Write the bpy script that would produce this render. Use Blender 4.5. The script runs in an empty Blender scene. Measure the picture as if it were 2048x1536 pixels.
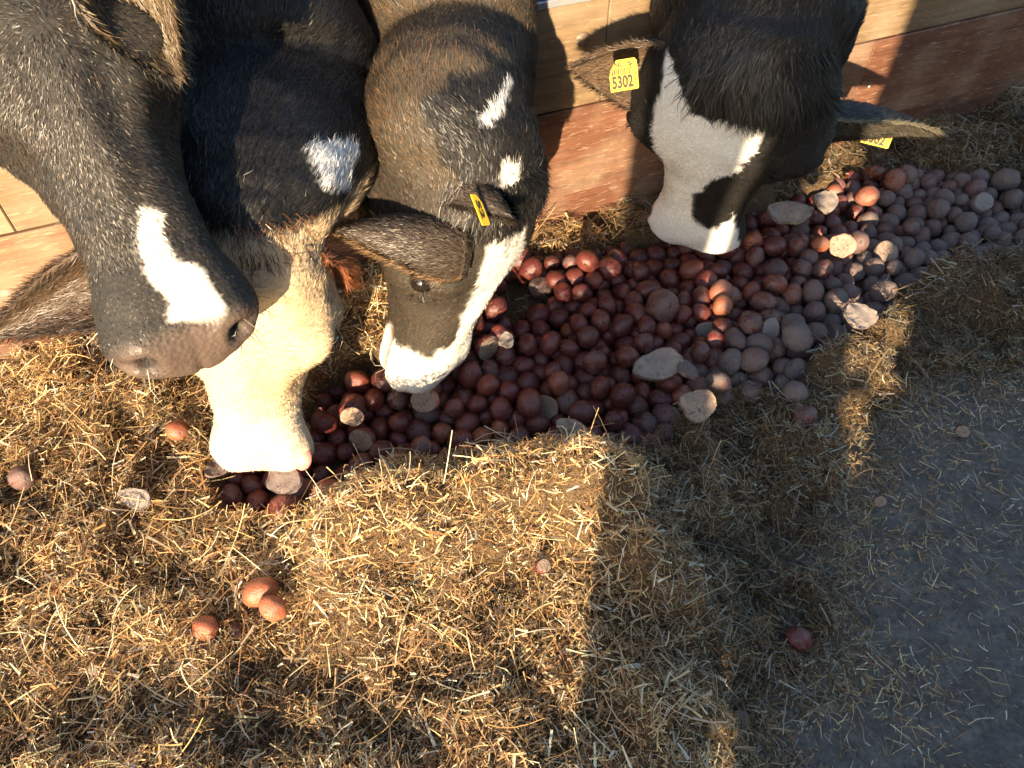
import bpy, math, random
import numpy as np
from mathutils import Vector, Matrix, noise as mnoise
R = np.random.default_rng(7); random.seed(7)
S = bpy.context.scene
COL = S.collection

# ------------------------------------------------------------------ camera
CAMH, F, PITCH = 1.2, 1535.0, math.radians(50)
cam = bpy.data.objects.new('camera', bpy.data.cameras.new('camera')); COL.objects.link(cam)
cam.location = (0, 0, CAMH); cam.rotation_euler = (math.radians(90) - PITCH, 0, 0)
cam.data.sensor_width = 36; cam.data.lens = 36 * F / 2048; cam.data.clip_start = .02; cam.data.clip_end = 400
S.camera = cam
# ------------------------------------------------------------------ light
SUN_EL, SUN_AZ = 15.0, 8.5          # low sun behind the photographer, light travelling away and a little to the right
w_ = bpy.data.worlds.new('World'); S.world = w_; w_.use_nodes = True
nt = w_.node_tree; bgn = nt.nodes['Background']
sky = nt.nodes.new('ShaderNodeTexSky'); sky.sky_type = 'NISHITA'; sky.sun_disc = False
sky.sun_elevation = math.radians(SUN_EL); sky.sun_rotation = math.radians(180 + SUN_AZ)
nt.links.new(sky.outputs[0], bgn.inputs[0]); bgn.inputs[1].default_value = 0.12
sl = bpy.data.lights.new('sun', 'SUN'); sun = bpy.data.objects.new('sun', sl); COL.objects.link(sun)
sl.energy = 5.0; sl.angle = math.radians(.5); sl.color = (1, .77, .50)
sd = Vector((math.sin(math.radians(SUN_AZ)) * math.cos(math.radians(SUN_EL)), math.cos(math.radians(SUN_AZ)) * math.cos(math.radians(SUN_EL)), -math.sin(math.radians(SUN_EL))))
sun.rotation_euler = sd.to_track_quat('-Z', 'Y').to_euler(); sun.location = (-1, -6, 4)
S.view_settings.view_transform = 'Standard'; S.view_settings.look = 'None'; S.view_settings.gamma = 1
S.view_settings.exposure = 1.95; S.view_settings.use_curve_mapping = False
try: S.cycles.max_bounces = 6
except Exception: pass

# ------------------------------------------------------------------ survey helpers: photograph measurements -> metres
fw = np.array([0, math.cos(PITCH), -math.sin(PITCH)]); upv = np.array([0, math.sin(PITCH), math.cos(PITCH)]); rt = np.array([1., 0, 0])
CAM = np.array([0, 0, CAMH])
def ray(x, y): return fw + rt * ((x - 1024) / F) - upv * ((y - 768) / F)
def at(x, y, d): return CAM + ray(x, y) * d
def gp(x, y, z=0.):
    r = ray(x, y); return CAM + r * ((z - CAMH) / r[2])
def proj(P):
    d = P - CAM; dep = d @ fw
    return np.stack([1024 + F * (d @ rt) / dep, 768 - F * (d @ upv) / dep], -1), dep
def nz(v): v = np.asarray(v, float); return v / np.linalg.norm(v)
def in_poly(P, poly):
    x, y = P[:, 0], P[:, 1]; c = np.zeros(len(P), bool); n = len(poly)
    for i in range(n):
        x0, y0 = poly[i]; x1, y1 = poly[(i + 1) % n]
        if y0 == y1: continue
        c ^= ((y0 > y) != (y1 > y)) & (x < (x1 - x0) * (y - y0) / (y1 - y0) + x0)
    return c
def sdist(P, poly):                       # positive inside
    poly = np.asarray(poly, float)[:, :2]; d = np.full(len(P), 1e9)
    for i in range(len(poly)):
        a = poly[i]; b = poly[(i + 1) % len(poly)]; ab = b - a
        t = np.clip(((P - a) @ ab) / (ab @ ab + 1e-12), 0, 1)
        d = np.minimum(d, np.linalg.norm(P - (a + t[:, None] * ab), axis=1))
    return np.where(in_poly(P, poly), d, -d)
def ldist(P, line):
    line = np.asarray(line, float)[:, :2]; d = np.full(len(P), 1e9)
    for a, b in zip(line[:-1], line[1:]):
        ab = b - a; t = np.clip(((P - a) @ ab) / (ab @ ab + 1e-12), 0, 1)
        d = np.minimum(d, np.linalg.norm(P - (a + t[:, None] * ab), axis=1))
    return d
def sstep(x, a, b):
    t = np.clip((x - a) / (b - a), 0, 1); return t * t * (3 - 2 * t)
_perm = R.permutation(4096)
def vnoise(P, s):                          # vectorised value noise in 2-D or 3-D, -1..1
    P = np.asarray(P, float) * s
    if P.shape[1] == 2: P = np.c_[P, np.zeros(len(P))]
    I = np.floor(P).astype(int); Fr = P - I; Fr = Fr * Fr * (3 - 2 * Fr); out = np.zeros(len(P))
    for dx in (0, 1):
        for dy in (0, 1):
            for dz in (0, 1):
                h = _perm[(_perm[(_perm[(I[:, 0] + dx) & 4095] + I[:, 1] + dy) & 4095] + I[:, 2] + dz) & 4095] / 2047.5 - 1
                out += h * np.abs(1 - dx - Fr[:, 0]) * np.abs(1 - dy - Fr[:, 1]) * np.abs(1 - dz - Fr[:, 2])
    return out

# ------------------------------------------------------------------ object helpers
def tag(o, label=None, cat=None, group=None, kind=None):
    if label: o['label'] = label
    if cat: o['category'] = cat
    if group: o['group'] = group
    if kind: o['kind'] = kind
    return o
def empty(name, loc):
    o = bpy.data.objects.new(name, None); o.location = loc; o.empty_display_size = .05; COL.objects.link(o); return o
def link(name, me, mat=None, parent=None, smooth=True):
    if mat is not None:
        for m in (mat if isinstance(mat, (list, tuple)) else [mat]): me.materials.append(m)
    if smooth and len(me.polygons): me.polygons.foreach_set('use_smooth', np.ones(len(me.polygons), bool))
    o = bpy.data.objects.new(name, me); COL.objects.link(o)
    if parent is not None:
        o.parent = parent; o.location = -Vector(parent.location) if parent.parent is None else (0, 0, 0)
    return o
def mesh_np(name, V, T, attrs=None):
    """V (n,3), T (m,3 or 4) -> mesh, quick"""
    me = bpy.data.meshes.new(name); V = np.ascontiguousarray(V, np.float32); T = np.ascontiguousarray(T, np.int32)
    k = T.shape[1]; me.vertices.add(len(V)); me.vertices.foreach_set('co', V.ravel())
    me.loops.add(T.size); me.loops.foreach_set('vertex_index', T.ravel())
    me.polygons.add(len(T)); me.polygons.foreach_set('loop_start', np.arange(0, T.size, k, dtype=np.int32))
    me.update(calc_edges=True)
    for n, (ty, a) in (attrs or {}).items():
        at_ = me.attributes.new(n, ty, 'POINT')
        a = np.asarray(a, np.float32)
        at_.data.foreach_set({'FLOAT': 'value', 'FLOAT_VECTOR': 'vector', 'FLOAT_COLOR': 'color'}[ty], a.ravel())
    return me
def rgba(c): return np.c_[c, np.ones(len(c))]

# ------------------------------------------------------------------ material helpers
def mat(name):
    m = bpy.data.materials.new(name); m.use_nodes = True; t = m.node_tree
    return m, t, t.nodes['Principled BSDF']
def N(t, ty, **kw):
    n = t.nodes.new(ty)
    for k, v in kw.items():
        if k in n.inputs: n.inputs[k].default_value = v
        else: setattr(n, k, v)
    return n
def ramp(t, fac, stops):
    r = t.nodes.new('ShaderNodeValToRGB'); t.links.new(fac, r.inputs[0]); e = r.color_ramp.elements
    while len(e) < len(stops): e.new(.5)
    for k, (p, c) in enumerate(stops): e[k].position = p; e[k].color = (*c, 1) if len(c) == 3 else c
    return r.outputs[0]
def mixc(t, f, a, b, mode='MIX'):
    m = t.nodes.new('ShaderNodeMix'); m.data_type = 'RGBA'; m.blend_type = mode
    for s, v in ((m.inputs[0], f), (m.inputs[6], a), (m.inputs[7], b)):
        if hasattr(v, 'is_output'): t.links.new(v, s)
        else: s.default_value = v if isinstance(v, (int, float)) else (*v, 1)
    return m.outputs[2]
def bump(t, bs, h, st, d=.002):
    b = t.nodes.new('ShaderNodeBump'); b.inputs['Strength'].default_value = st; b.inputs['Distance'].default_value = d
    t.links.new(h, b.inputs['Height']); t.links.new(b.outputs[0], bs.inputs['Normal'])

def m_strand(name, rough=.5, spec=.5, transl=0.):
    m, t, b = mat(name)
    a = N(t, 'ShaderNodeAttribute', attribute_name='col'); t.links.new(a.outputs['Color'], b.inputs['Base Color'])
    n = N(t, 'ShaderNodeAttribute', attribute_name='nrm')
    vt = N(t, 'ShaderNodeVectorMath', operation='NORMALIZE'); t.links.new(n.outputs['Vector'], vt.inputs[0])
    t.links.new(vt.outputs[0], b.inputs['Normal'])
    b.inputs['Roughness'].default_value = rough; b.inputs['Specular IOR Level'].default_value = spec
    return m
M_FUR = m_strand('cow_hair', .46, .5)
m, t, b = mat('straw'); M_STRAW = m
a = N(t, 'ShaderNodeAttribute', attribute_name='col'); t.links.new(a.outputs['Color'], b.inputs['Base Color'])
b.inputs['Roughness'].default_value = .5; b.inputs['Specular IOR Level'].default_value = .35
tl = N(t, 'ShaderNodeBsdfTranslucent'); t.links.new(a.outputs['Color'], tl.inputs[0]); mx = N(t, 'ShaderNodeMixShader'); mx.inputs[0].default_value = .3
t.links.new(b.outputs[0], mx.inputs[1]); t.links.new(tl.outputs[0], mx.inputs[2]); t.links.new(mx.outputs[0], t.nodes['Material Output'].inputs[0])
m, t, b = mat('cow_skin'); M_SKIN = m
a = N(t, 'ShaderNodeAttribute', attribute_name='col'); t.links.new(a.outputs['Color'], b.inputs['Base Color'])
wet = N(t, 'ShaderNodeAttribute', attribute_name='wet')
mr = N(t, 'ShaderNodeMapRange'); mr.inputs['To Min'].default_value = .75; mr.inputs['To Max'].default_value = .46; b.inputs['Specular IOR Level'].default_value = .35
t.links.new(wet.outputs['Fac'], mr.inputs['Value']); t.links.new(mr.outputs[0], b.inputs['Roughness'])
tc = N(t, 'ShaderNodeTexCoord'); v = N(t, 'ShaderNodeTexVoronoi', Scale=170.); t.links.new(tc.outputs['Object'], v.inputs['Vector'])
nn = N(t, 'ShaderNodeTexNoise', Scale=60., Detail=6.); t.links.new(tc.outputs['Object'], nn.inputs['Vector'])
ad = N(t, 'ShaderNodeMath', operation='ADD'); t.links.new(v.outputs['Distance'], ad.inputs[0]); t.links.new(nn.outputs['Fac'], ad.inputs[1])
bump(t, b, ad.outputs[0], .35, .0025)

def m_plain(name, c, rough=.5, spec=.5, metal=0.):
    m, t, b = mat(name); b.inputs['Base Color'].default_value = (*c, 1); b.inputs['Roughness'].default_value = rough
    b.inputs['Specular IOR Level'].default_value = spec; b.inputs['Metallic'].default_value = metal
    tc = N(t, 'ShaderNodeTexCoord'); n = N(t, 'ShaderNodeTexNoise', Scale=80., Detail=5.); t.links.new(tc.outputs['Object'], n.inputs['Vector'])
    c2 = mixc(t, n.outputs['Fac'], [k * .75 for k in c], [min(1, k * 1.2) for k in c]); t.links.new(c2, b.inputs['Base Color'])
    return m
M_EYE = m_plain('eyeball', (.01, .008, .007), .06, .8)
M_TAG = m_plain('yellow_tag_plastic', (.66, .41, .010), .5)
M_INK = m_plain('tag_ink', (.02, .012, .004), .6)
M_STEEL = m_plain('galvanised_steel', (.38, .40, .42), .45, .5, .6)
M_BOLT = m_plain('rusty_bolt', (.20, .14, .10), .6, .4, .3)

def m_wood(name, c1, c2, c3, dirt=.5):
    m, t, b = mat(name); tc = N(t, 'ShaderNodeTexCoord'); oi = N(t, 'ShaderNodeObjectInfo')
    mp = N(t, 'ShaderNodeMapping'); t.links.new(tc.outputs['Object'], mp.inputs['Vector']); mp.inputs['Scale'].default_value = (1.3, 14, 22)
    cx = N(t, 'ShaderNodeCombineXYZ'); t.links.new(oi.outputs['Random'], cx.inputs[0]); t.links.new(oi.outputs['Random'], cx.inputs[2])
    sc = N(t, 'ShaderNodeVectorMath', operation='SCALE'); sc.inputs['Scale'].default_value = 30; t.links.new(cx.outputs[0], sc.inputs[0]); t.links.new(sc.outputs[0], mp.inputs['Location'])
    g = N(t, 'ShaderNodeTexNoise', Scale=3., Detail=8., Roughness=.65, Distortion=.6); t.links.new(mp.outputs[0], g.inputs['Vector'])
    g2 = N(t, 'ShaderNodeTexNoise', Scale=11., Detail=4.); t.links.new(mp.outputs[0], g2.inputs['Vector'])
    big = N(t, 'ShaderNodeTexNoise', Scale=5., Detail=6., Roughness=.6); t.links.new(tc.outputs['Object'], big.inputs['Vector'])
    c = ramp(t, g.outputs['Fac'], [(.3, c1), (.5, c2), (.7, c3)])
    d = ramp(t, big.outputs['Fac'], [(.45, (0, 0, 0)), (.68, (1, 1, 1))])
    mm = N(t, 'ShaderNodeMath', operation='MULTIPLY'); t.links.new(d, mm.inputs[0]); mm.inputs[1].default_value = dirt
    c = mixc(t, mm.outputs[0], c, (.30, .24, .17))
    scr = N(t, 'ShaderNodeMapping'); scr.inputs['Scale'].default_value = (6, 6, 60); scr.inputs['Rotation'].default_value = (0, .25, 0); t.links.new(tc.outputs['Object'], scr.inputs['Vector'])
    sn = N(t, 'ShaderNodeTexNoise', Scale=6., Detail=3.); t.links.new(scr.outputs[0], sn.inputs['Vector'])
    sk = ramp(t, sn.outputs['Fac'], [(.62, (0, 0, 0)), (.66, (.35, .35, .35))])
    c = mixc(t, sk, c, (.42, .33, .24)); t.links.new(c, b.inputs['Base Color'])
    b.inputs['Roughness'].default_value = .5; b.inputs['Specular IOR Level'].default_value = .35
    bump(t, b, g.outputs['Fac'], .35, .003); return m
M_RED = m_wood('red_hardwood', (.070, .030, .019), (.11, .049, .029), (.16, .073, .044), .4)
M_TAN = m_wood('weathered_tan_board', (.10, .068, .038), (.15, .10, .056), (.20, .14, .08), .5)
M_BRN = m_wood('brown_dirty_board', (.12, .068, .038), (.17, .10, .058), (.22, .135, .08), .5)

m, t, b = mat('concrete_floor'); M_CONC = m
tc = N(t, 'ShaderNodeTexCoord'); n1 = N(t, 'ShaderNodeTexNoise', Scale=6., Detail=10., Roughness=.7); n2 = N(t, 'ShaderNodeTexNoise', Scale=90., Detail=8., Roughness=.7)
for n in (n1, n2): t.links.new(tc.outputs['Object'], n.inputs['Vector'])
c = mixc(t, n1.outputs['Fac'], (.125, .115, .105), (.31, .28, .25)); d = ramp(t, n2.outputs['Fac'], [(.35, (.25, .25, .25)), (.6, (1, 1, 1)), (.75, (1.6, 1.5, 1.3))])
c = mixc(t, .8, c, d, 'MULTIPLY'); n3 = N(t, 'ShaderNodeTexNoise', Scale=260., Detail=4., Distortion=3.); t.links.new(tc.outputs['Object'], n3.inputs['Vector'])
c = mixc(t, ramp(t, n3.outputs['Fac'], [(.54, (0, 0, 0)), (.66, (.8, .8, .8))]), c, (.30, .24, .16)); n4 = N(t, 'ShaderNodeTexNoise', Scale=22., Detail=6.); t.links.new(tc.outputs['Object'], n4.inputs['Vector'])
c = mixc(t, ramp(t, n4.outputs['Fac'], [(.4, (.5, .5, .5)), (.6, (0, 0, 0))]), c, (.07, .058, .05)); t.links.new(c, b.inputs['Base Color']); b.inputs['Roughness'].default_value = .8
ad = N(t, 'ShaderNodeMath', operation='ADD'); t.links.new(n2.outputs['Fac'], ad.inputs[0]); t.links.new(n3.outputs['Fac'], ad.inputs[1]); bump(t, b, ad.outputs[0], 1., .006)
m, t, b = mat('trampled_straw_base'); M_BED = m
tc = N(t, 'ShaderNodeTexCoord'); mp = N(t, 'ShaderNodeMapping'); mp.inputs['Scale'].default_value = (1, 1, 1); t.links.new(tc.outputs['Object'], mp.inputs['Vector'])
n1 = N(t, 'ShaderNodeTexNoise', Scale=160., Detail=6., Distortion=2.5); t.links.new(mp.outputs[0], n1.inputs['Vector'])
c = ramp(t, n1.outputs['Fac'], [(.35, (.035, .022, .011)), (.55, (.14, .085, .038)), (.7, (.28, .18, .08))]); t.links.new(c, b.inputs['Base Color']); b.inputs['Roughness'].default_value = .95
bump(t, b, n1.outputs['Fac'], 1., .01)

def m_potato(name, obj=True):
    m, t, b = mat(name); tc = N(t, 'ShaderNodeTexCoord')
    if obj:
        oi = N(t, 'ShaderNodeObjectInfo'); rnd = oi.outputs['Random']
        da = N(t, 'ShaderNodeAttribute', attribute_type='OBJECT', attribute_name='dust'); dust = da.outputs['Fac']
    else:
        ra = N(t, 'ShaderNodeAttribute', attribute_name='rnd'); rnd = ra.outputs['Fac']
        da = N(t, 'ShaderNodeAttribute', attribute_name='dust'); dust = da.outputs['Fac']
    sc = N(t, 'ShaderNodeMath', operation='MULTIPLY'); sc.inputs[1].default_value = 37.; t.links.new(rnd, sc.inputs[0])
    cx = N(t, 'ShaderNodeCombineXYZ')
    for k in range(3): t.links.new(sc.outputs[0], cx.inputs[k])
    av = N(t, 'ShaderNodeVectorMath', operation='ADD'); t.links.new(tc.outputs['Object'], av.inputs[0]); t.links.new(cx.outputs[0], av.inputs[1])
    big = N(t, 'ShaderNodeTexNoise', Scale=(1.1 if obj else 42.), Detail=5., Roughness=.62, Distortion=.5); t.links.new(av.outputs[0], big.inputs['Vector'])
    fine = N(t, 'ShaderNodeTexNoise', Scale=(5.5 if obj else 200.), Detail=6., Roughness=.7); t.links.new(av.outputs[0], fine.inputs['Vector'])
    vo = N(t, 'ShaderNodeTexVoronoi', Scale=(1.6 if obj else 60.)); t.links.new(av.outputs[0], vo.inputs['Vector'])
    skin = ramp(t, rnd, [(0, (.085, .016, .015)), (.3, (.15, .030, .026)), (.6, (.07, .018, .018)), (.8, (.19, .048, .030)), (1, (.04, .014, .013))])
    skin = mixc(t, ramp(t, fine.outputs['Fac'], [(.35, (0, 0, 0)), (.7, (.8, .8, .8))]), skin, (.10, .03, .022))
    eyes = ramp(t, vo.outputs['Distance'], [(.09, (1, 1, 1)), (.17, (0, 0, 0))])
    skin = mixc(t, eyes, skin, (.045, .018, .014))
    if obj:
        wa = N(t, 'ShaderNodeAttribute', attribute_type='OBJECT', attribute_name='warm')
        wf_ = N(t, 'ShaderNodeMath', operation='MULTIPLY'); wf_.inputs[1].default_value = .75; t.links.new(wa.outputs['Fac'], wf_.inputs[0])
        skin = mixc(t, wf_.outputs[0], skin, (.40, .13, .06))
    crk = N(t, 'ShaderNodeTexNoise', Scale=(2.6 if obj else 100.), Detail=3., Distortion=2.2); t.links.new(av.outputs[0], crk.inputs['Vector'])
    ck = ramp(t, crk.outputs['Fac'], [(.485, (0, 0, 0)), (.5, (.85, .85, .85)), (.515, (0, 0, 0))])
    skin = mixc(t, ck, skin, (.035, .014, .012))
    dcol = mixc(t, fine.outputs['Fac'], (.075, .056, .050), (.20, .160, .145))
    # dust cover: noise + object's own dustiness
    add = N(t, 'ShaderNodeMath', operation='ADD'); t.links.new(big.outputs['Fac'], add.inputs[0]); t.links.new(dust, add.inputs[1])
    dm = ramp(t, add.outputs[0], [(.66, (0, 0, 0)), (.70, (.42, .42, .42)), (.86, (.5, .5, .5)), (.90, (.85, .85, .85)), (1.1, (.95, .95, .95))])
    c = mixc(t, dm, skin, dcol); t.links.new(c, b.inputs['Base Color'])
    rr = N(t, 'ShaderNodeMapRange'); rr.inputs['To Min'].default_value = .24; rr.inputs['To Max'].default_value = .85
    t.links.new(dm, rr.inputs['Value']); t.links.new(rr.outputs[0], b.inputs['Roughness'])
    hs = N(t, 'ShaderNodeMath', operation='ADD'); t.links.new(big.outputs['Fac'], hs.inputs[0]); t.links.new(fine.outputs['Fac'], hs.inputs[1])
    h2 = N(t, 'ShaderNodeMath', operation='SUBTRACT'); t.links.new(hs.outputs[0], h2.inputs[0]); t.links.new(eyes, h2.inputs[1])
    bump(t, b, h2.outputs[0], .8, .0022)
    b.inputs['Specular IOR Level'].default_value = .5
    return m
M_POT, M_POTS = m_potato('potato_skin', True), m_potato('potato_skin_joined', False)
m, t, b = mat('potato_flesh'); M_FLESH = m
tc = N(t, 'ShaderNodeTexCoord'); n1 = N(t, 'ShaderNodeTexNoise', Scale=2.0, Detail=9., Roughness=.68, Distortion=1.6); t.links.new(tc.outputs['Object'], n1.inputs['Vector'])
oi = N(t, 'ShaderNodeObjectInfo')
c = ramp(t, n1.outputs['Fac'], [(.36, (.07, .045, .035)), (.44, (.24, .165, .115)), (.7, (.33, .25, .19))])
c = mixc(t, ramp(t, oi.outputs['Random'], [(.4, (0, 0, 0)), (.6, (.7, .7, .7))]), c, (.21, .185, .17)); t.links.new(c, b.inputs['Base Color']); b.inputs['Roughness'].default_value = .75
bump(t, b, n1.outputs['Fac'], .9, .0035)

# ------------------------------------------------------------------ floor and feed wall
WA = math.radians(22.3); Wd = np.array([math.cos(WA), math.sin(WA), 0]); Wn = np.array([-Wd[1], Wd[0], 0])   # along wall, into the barn
P0 = gp(1000, 510)
def wp(s, z, off=0.): return P0 + Wd * s + Wn * off + np.array([0, 0, z])
fl = mesh_np('floor', np.array([[-60, -60, 0], [60, -60, 0], [60, 60, 0], [-60, 60, 0.]]), np.array([[0, 1, 2, 3]]))
tag(link('floor', fl, M_CONC, smooth=False), kind='structure')

def box_mesh(name, lx, ly, lz, bev=.002):
    import bmesh
    bm = bmesh.new(); bmesh.ops.create_cube(bm, size=1); bmesh.ops.scale(bm, vec=(lx, ly, lz), verts=bm.verts)
    if bev: bmesh.ops.bevel(bm, geom=list(bm.edges), offset=bev, segments=1, affect='EDGES')
    me = bpy.data.meshes.new(name); bm.to_mesh(me); bm.free(); return me
wall = empty('feed_wall', wp(0, 0)); wall.rotation_euler[2] = WA
tag(wall, 'low wooden feed wall of reddish and tan planks between the cows and the straw', 'wall')
def plank(s0, s1, z0, z1, m, th=.035, off=.0, name='plank', bev=.002):
    o = link(name, box_mesh(name, s1 - s0 - .002, th, z1 - z0 - .003, bev), m, smooth=False)
    o.parent = wall; o.location = ((s0 + s1) / 2, th / 2 + off, (z0 + z1) / 2); return o
for z0, z1, cuts, ms, off in ((-.02, .123, (-3, -.55, 3.2), (M_RED, M_RED), .004), (.123, .341, (-3, -.42, .952, 3.2), (M_BRN, M_RED, M_RED), .0),
                              (.341, .557, (-3, -.905, .234, 3.2), (M_TAN, M_TAN, M_TAN), .003)):
    for k in range(len(cuts) - 1): plank(cuts[k], cuts[k + 1], z0, z1, ms[k], off=off)
plank(-3, 3.2, .557, .575, M_STEEL, .045, -.004, 'steel_rail')
plank(-3, 3.2, .575, .640, M_TAN, .035, .002)
def dome(name, s, z, r, m, h=.35):
    V = [(0, -h * r, 0)]; T = []
    for k, (rr, hh) in enumerate(((.5, .85), (.85, .5), (1, .0))):
        for j in range(16): V.append((rr * r * math.cos(j * math.tau / 16), -h * r * hh, rr * r * math.sin(j * math.tau / 16)))
    me = bpy.data.meshes.new(name)
    Fc = [(0, 1 + j, 1 + (j + 1) % 16) for j in range(16)]
    for k in (0, 1):
        for j in range(16): a = 1 + k * 16; Fc.append((a + j, a + 16 + j, a + 16 + (j + 1) % 16, a + (j + 1) % 16))
    me.from_pydata(V, [], Fc); o = link(name, me, m); o.parent = wall; o.location = (s, -.0, z); return o
dome('bolt', .179, .485, .0155, M_BOLT); dome('bolt', -.972, .215, .02, M_BOLT)
dome('screw', .26, .362, .0045, M_STEEL); dome('screw', .985, .22, .0045, M_STEEL); dome('screw', .66, .07, .012, M_RED, .15)
for s_ in (-1.9, -.9, .1, 1.1, 2.1):
    o = link('post', box_mesh('post', .09, .09, .66), M_TAN, smooth=False); o.parent = wall; o.location = (s_, .085, .30)

# ------------------------------------------------------------------ ground layout (from survey)
def G(pts, z=0.): return np.array([gp(x, y, z)[:2] for x, y in pts])
POT = G([(425, 950), (440, 1030), (560, 1065), (690, 1025), (800, 965), (930, 930), (1010, 905), (1130, 890), (1240, 905), (1300, 880), (1420, 790), (1490, 770), (1580, 800), (1640, 700), (1750, 665), (1800, 590), (1900, 560), (2060, 520), (2200, 505),
         (2200, 350), (2048, 375), (1880, 345), (1720, 340), (1600, 385), (1480, 420), (1350, 470), (1180, 500), (1040, 520), (960, 570), (920, 640), (780, 720), (640, 780), (600, 880)], .045)
CONC = G([(2300, 720), (2048, 770), (1870, 800), (1790, 900), (1730, 1000), (1690, 1120), (1780, 1220), (1740, 1310), (1620, 1400), (1580, 1500), (1560, 1700), (2300, 1700)])
RIDGE = G([(720, 1075), (830, 1020), (950, 990), (1080, 975), (1210, 975)], .125)
TUFTR = G([(1690, 710), (1760, 710)], .09)
TUFT2 = G([(1300, 1180), (1400, 1330)]); TUFT3 = G([(1850, 600), (2048, 560)]); TUFT4 = G([(1120, 1060), (1190, 1040)], .05)
def concd(P): return sdist(P, CONC) + .030 * vnoise(P, 13) + .02 * vnoise(P + 5, 40)
def bedh(P):
    P = P[:, :2]; sc = concd(P); sp = sdist(P, POT)
    h = .004 + .045 * sstep(-sc, -.01, .22)
    dw = ((P - P0[:2]) @ Wn[:2])                         # distance to wall (negative = our side)
    h += .135 * np.exp(-(ldist(P, RIDGE) / .080) ** 2)
    h += .085 * np.exp(-(ldist(P, TUFTR) / .06) ** 2) + .045 * np.exp(-(ldist(P, TUFT4) / .05) ** 2) + .05 * np.exp(-(ldist(P, TUFT2) / .06) ** 2) + .05 * np.exp(-(ldist(P, TUFT3) / .06) ** 2)
    left = sstep(-P[:, 0], -.12, .15)
    h += .030 * left
    nz_ = .5 * vnoise(P, 9) + .3 * vnoise(P + 7, 21) + .2 * vnoise(P + 3, 47) + .7 * (.45 - np.abs(vnoise(P + 11, 13)))
    h += nz_ * (.048 + .03 * sstep(P[:, 0], .1, .3)) * sstep(-sc, 0, .12)
    h = h * (1 - .8 * sstep(sp, -.01, .03))
    return np.maximum(h, -.003)
def wallside(P): return (P[:, :2] - P0[:2]) @ Wn[:2] < -.004
nx, ny = 420, 330
X, Y = np.meshgrid(np.linspace(-1.6, 2.6, nx), np.linspace(-.6, 2.6, ny)); Pg = np.c_[X.ravel(), Y.ravel()]
Hg = bedh(Pg) - .006; Hg[concd(Pg) > -.055] = -.02
Q = (np.arange(ny - 1)[:, None] * nx + np.arange(nx - 1)[None]).ravel(); Qf = np.c_[Q, Q + 1, Q + nx + 1, Q + nx]
cen = (Pg[Qf[:, 0]] + Pg[Qf[:, 2]]) / 2
Qf = Qf[((cen - P0[:2]) @ Wn[:2] < .012)]
bed = link('straw_bed', mesh_np('straw_bed', np.c_[Pg, Hg], Qf), M_BED); tag(bed, 'layer of trampled straw and chaff lying on the feed alley floor', 'straw', kind='stuff')

# ------------------------------------------------------------------ blades (straw) mesher
def blades(P, D, L, W, colr, bend=.25, seg=3, flat=None):
    """P root (n,3), D unit dir, L length, W width, colr (n,3) -> V,T,col"""
    n = len(P); side = np.cross(D, R.normal(size=(n, 3)) * .5 + np.array([0, 0, 1.])); side /= np.linalg.norm(side, axis=1)[:, None] + 1e-9
    nb = np.cross(side, D); bv = (R.normal(size=(n, 1)) * nb + R.normal(size=(n, 1)) * side) * bend
    V = np.zeros((n, (seg + 1) * 2, 3)); u = np.linspace(0, 1, seg + 1)
    for k, q in enumerate(u):
        c = P + D * (L * q)[:, None] + bv * (L * (q * q - q))[:, None]
        wv = side * (W * (1 - .45 * q) * .5)[:, None]
        V[:, 2 * k] = c - wv; V[:, 2 * k + 1] = c + wv
    T = []
    for k in range(seg): T += [[2 * k, 2 * k + 1, 2 * k + 3, 2 * k + 2]]
    T = np.array(T)[None] + (np.arange(n) * (seg + 1) * 2)[:, None, None]
    return V.reshape(-1, 3), T.reshape(-1, 4), np.repeat(colr, (seg + 1) * 2, axis=0)
PAL = np.array([[.50, .305, .13], [.36, .20, .085], [.66, .46, .23], [.70, .60, .38], [.20, .115, .045], [.09, .055, .03], [.36, .28, .15], [.68, .62, .46]])
def palette(n, pr, P=None):
    c = PAL[R.choice(len(PAL), n, p=pr)] * (R.uniform(.8, 1.3, (n, 1))) * R.uniform(.93, 1.07, (n, 3))
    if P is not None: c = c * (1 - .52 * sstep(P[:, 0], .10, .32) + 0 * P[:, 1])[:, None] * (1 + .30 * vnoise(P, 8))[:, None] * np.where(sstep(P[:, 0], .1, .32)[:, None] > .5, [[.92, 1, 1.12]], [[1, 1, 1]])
    return np.clip(c, 0, .8)
def scatter(n, region):                                   # n points uniformly in ground area seen, kept by region probability
    P = np.c_[R.uniform(-1.35, 2.1, n), R.uniform(-.22, 2.25, n)]
    P = P[wallside(P)]; uv, dep = proj(np.c_[P, np.zeros(len(P))])
    P = P[(uv[:, 0] > -260) & (uv[:, 0] < 2320) & (uv[:, 1] < 2700) & (uv[:, 1] > -50)]
    return P[R.random(len(P)) < region(P)]
def r_straw(P): return np.clip(sstep(-concd(P), -.04, .09), .0, 1) * (1 - sstep(sdist(P, POT), -.015, .012)) + .0
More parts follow.
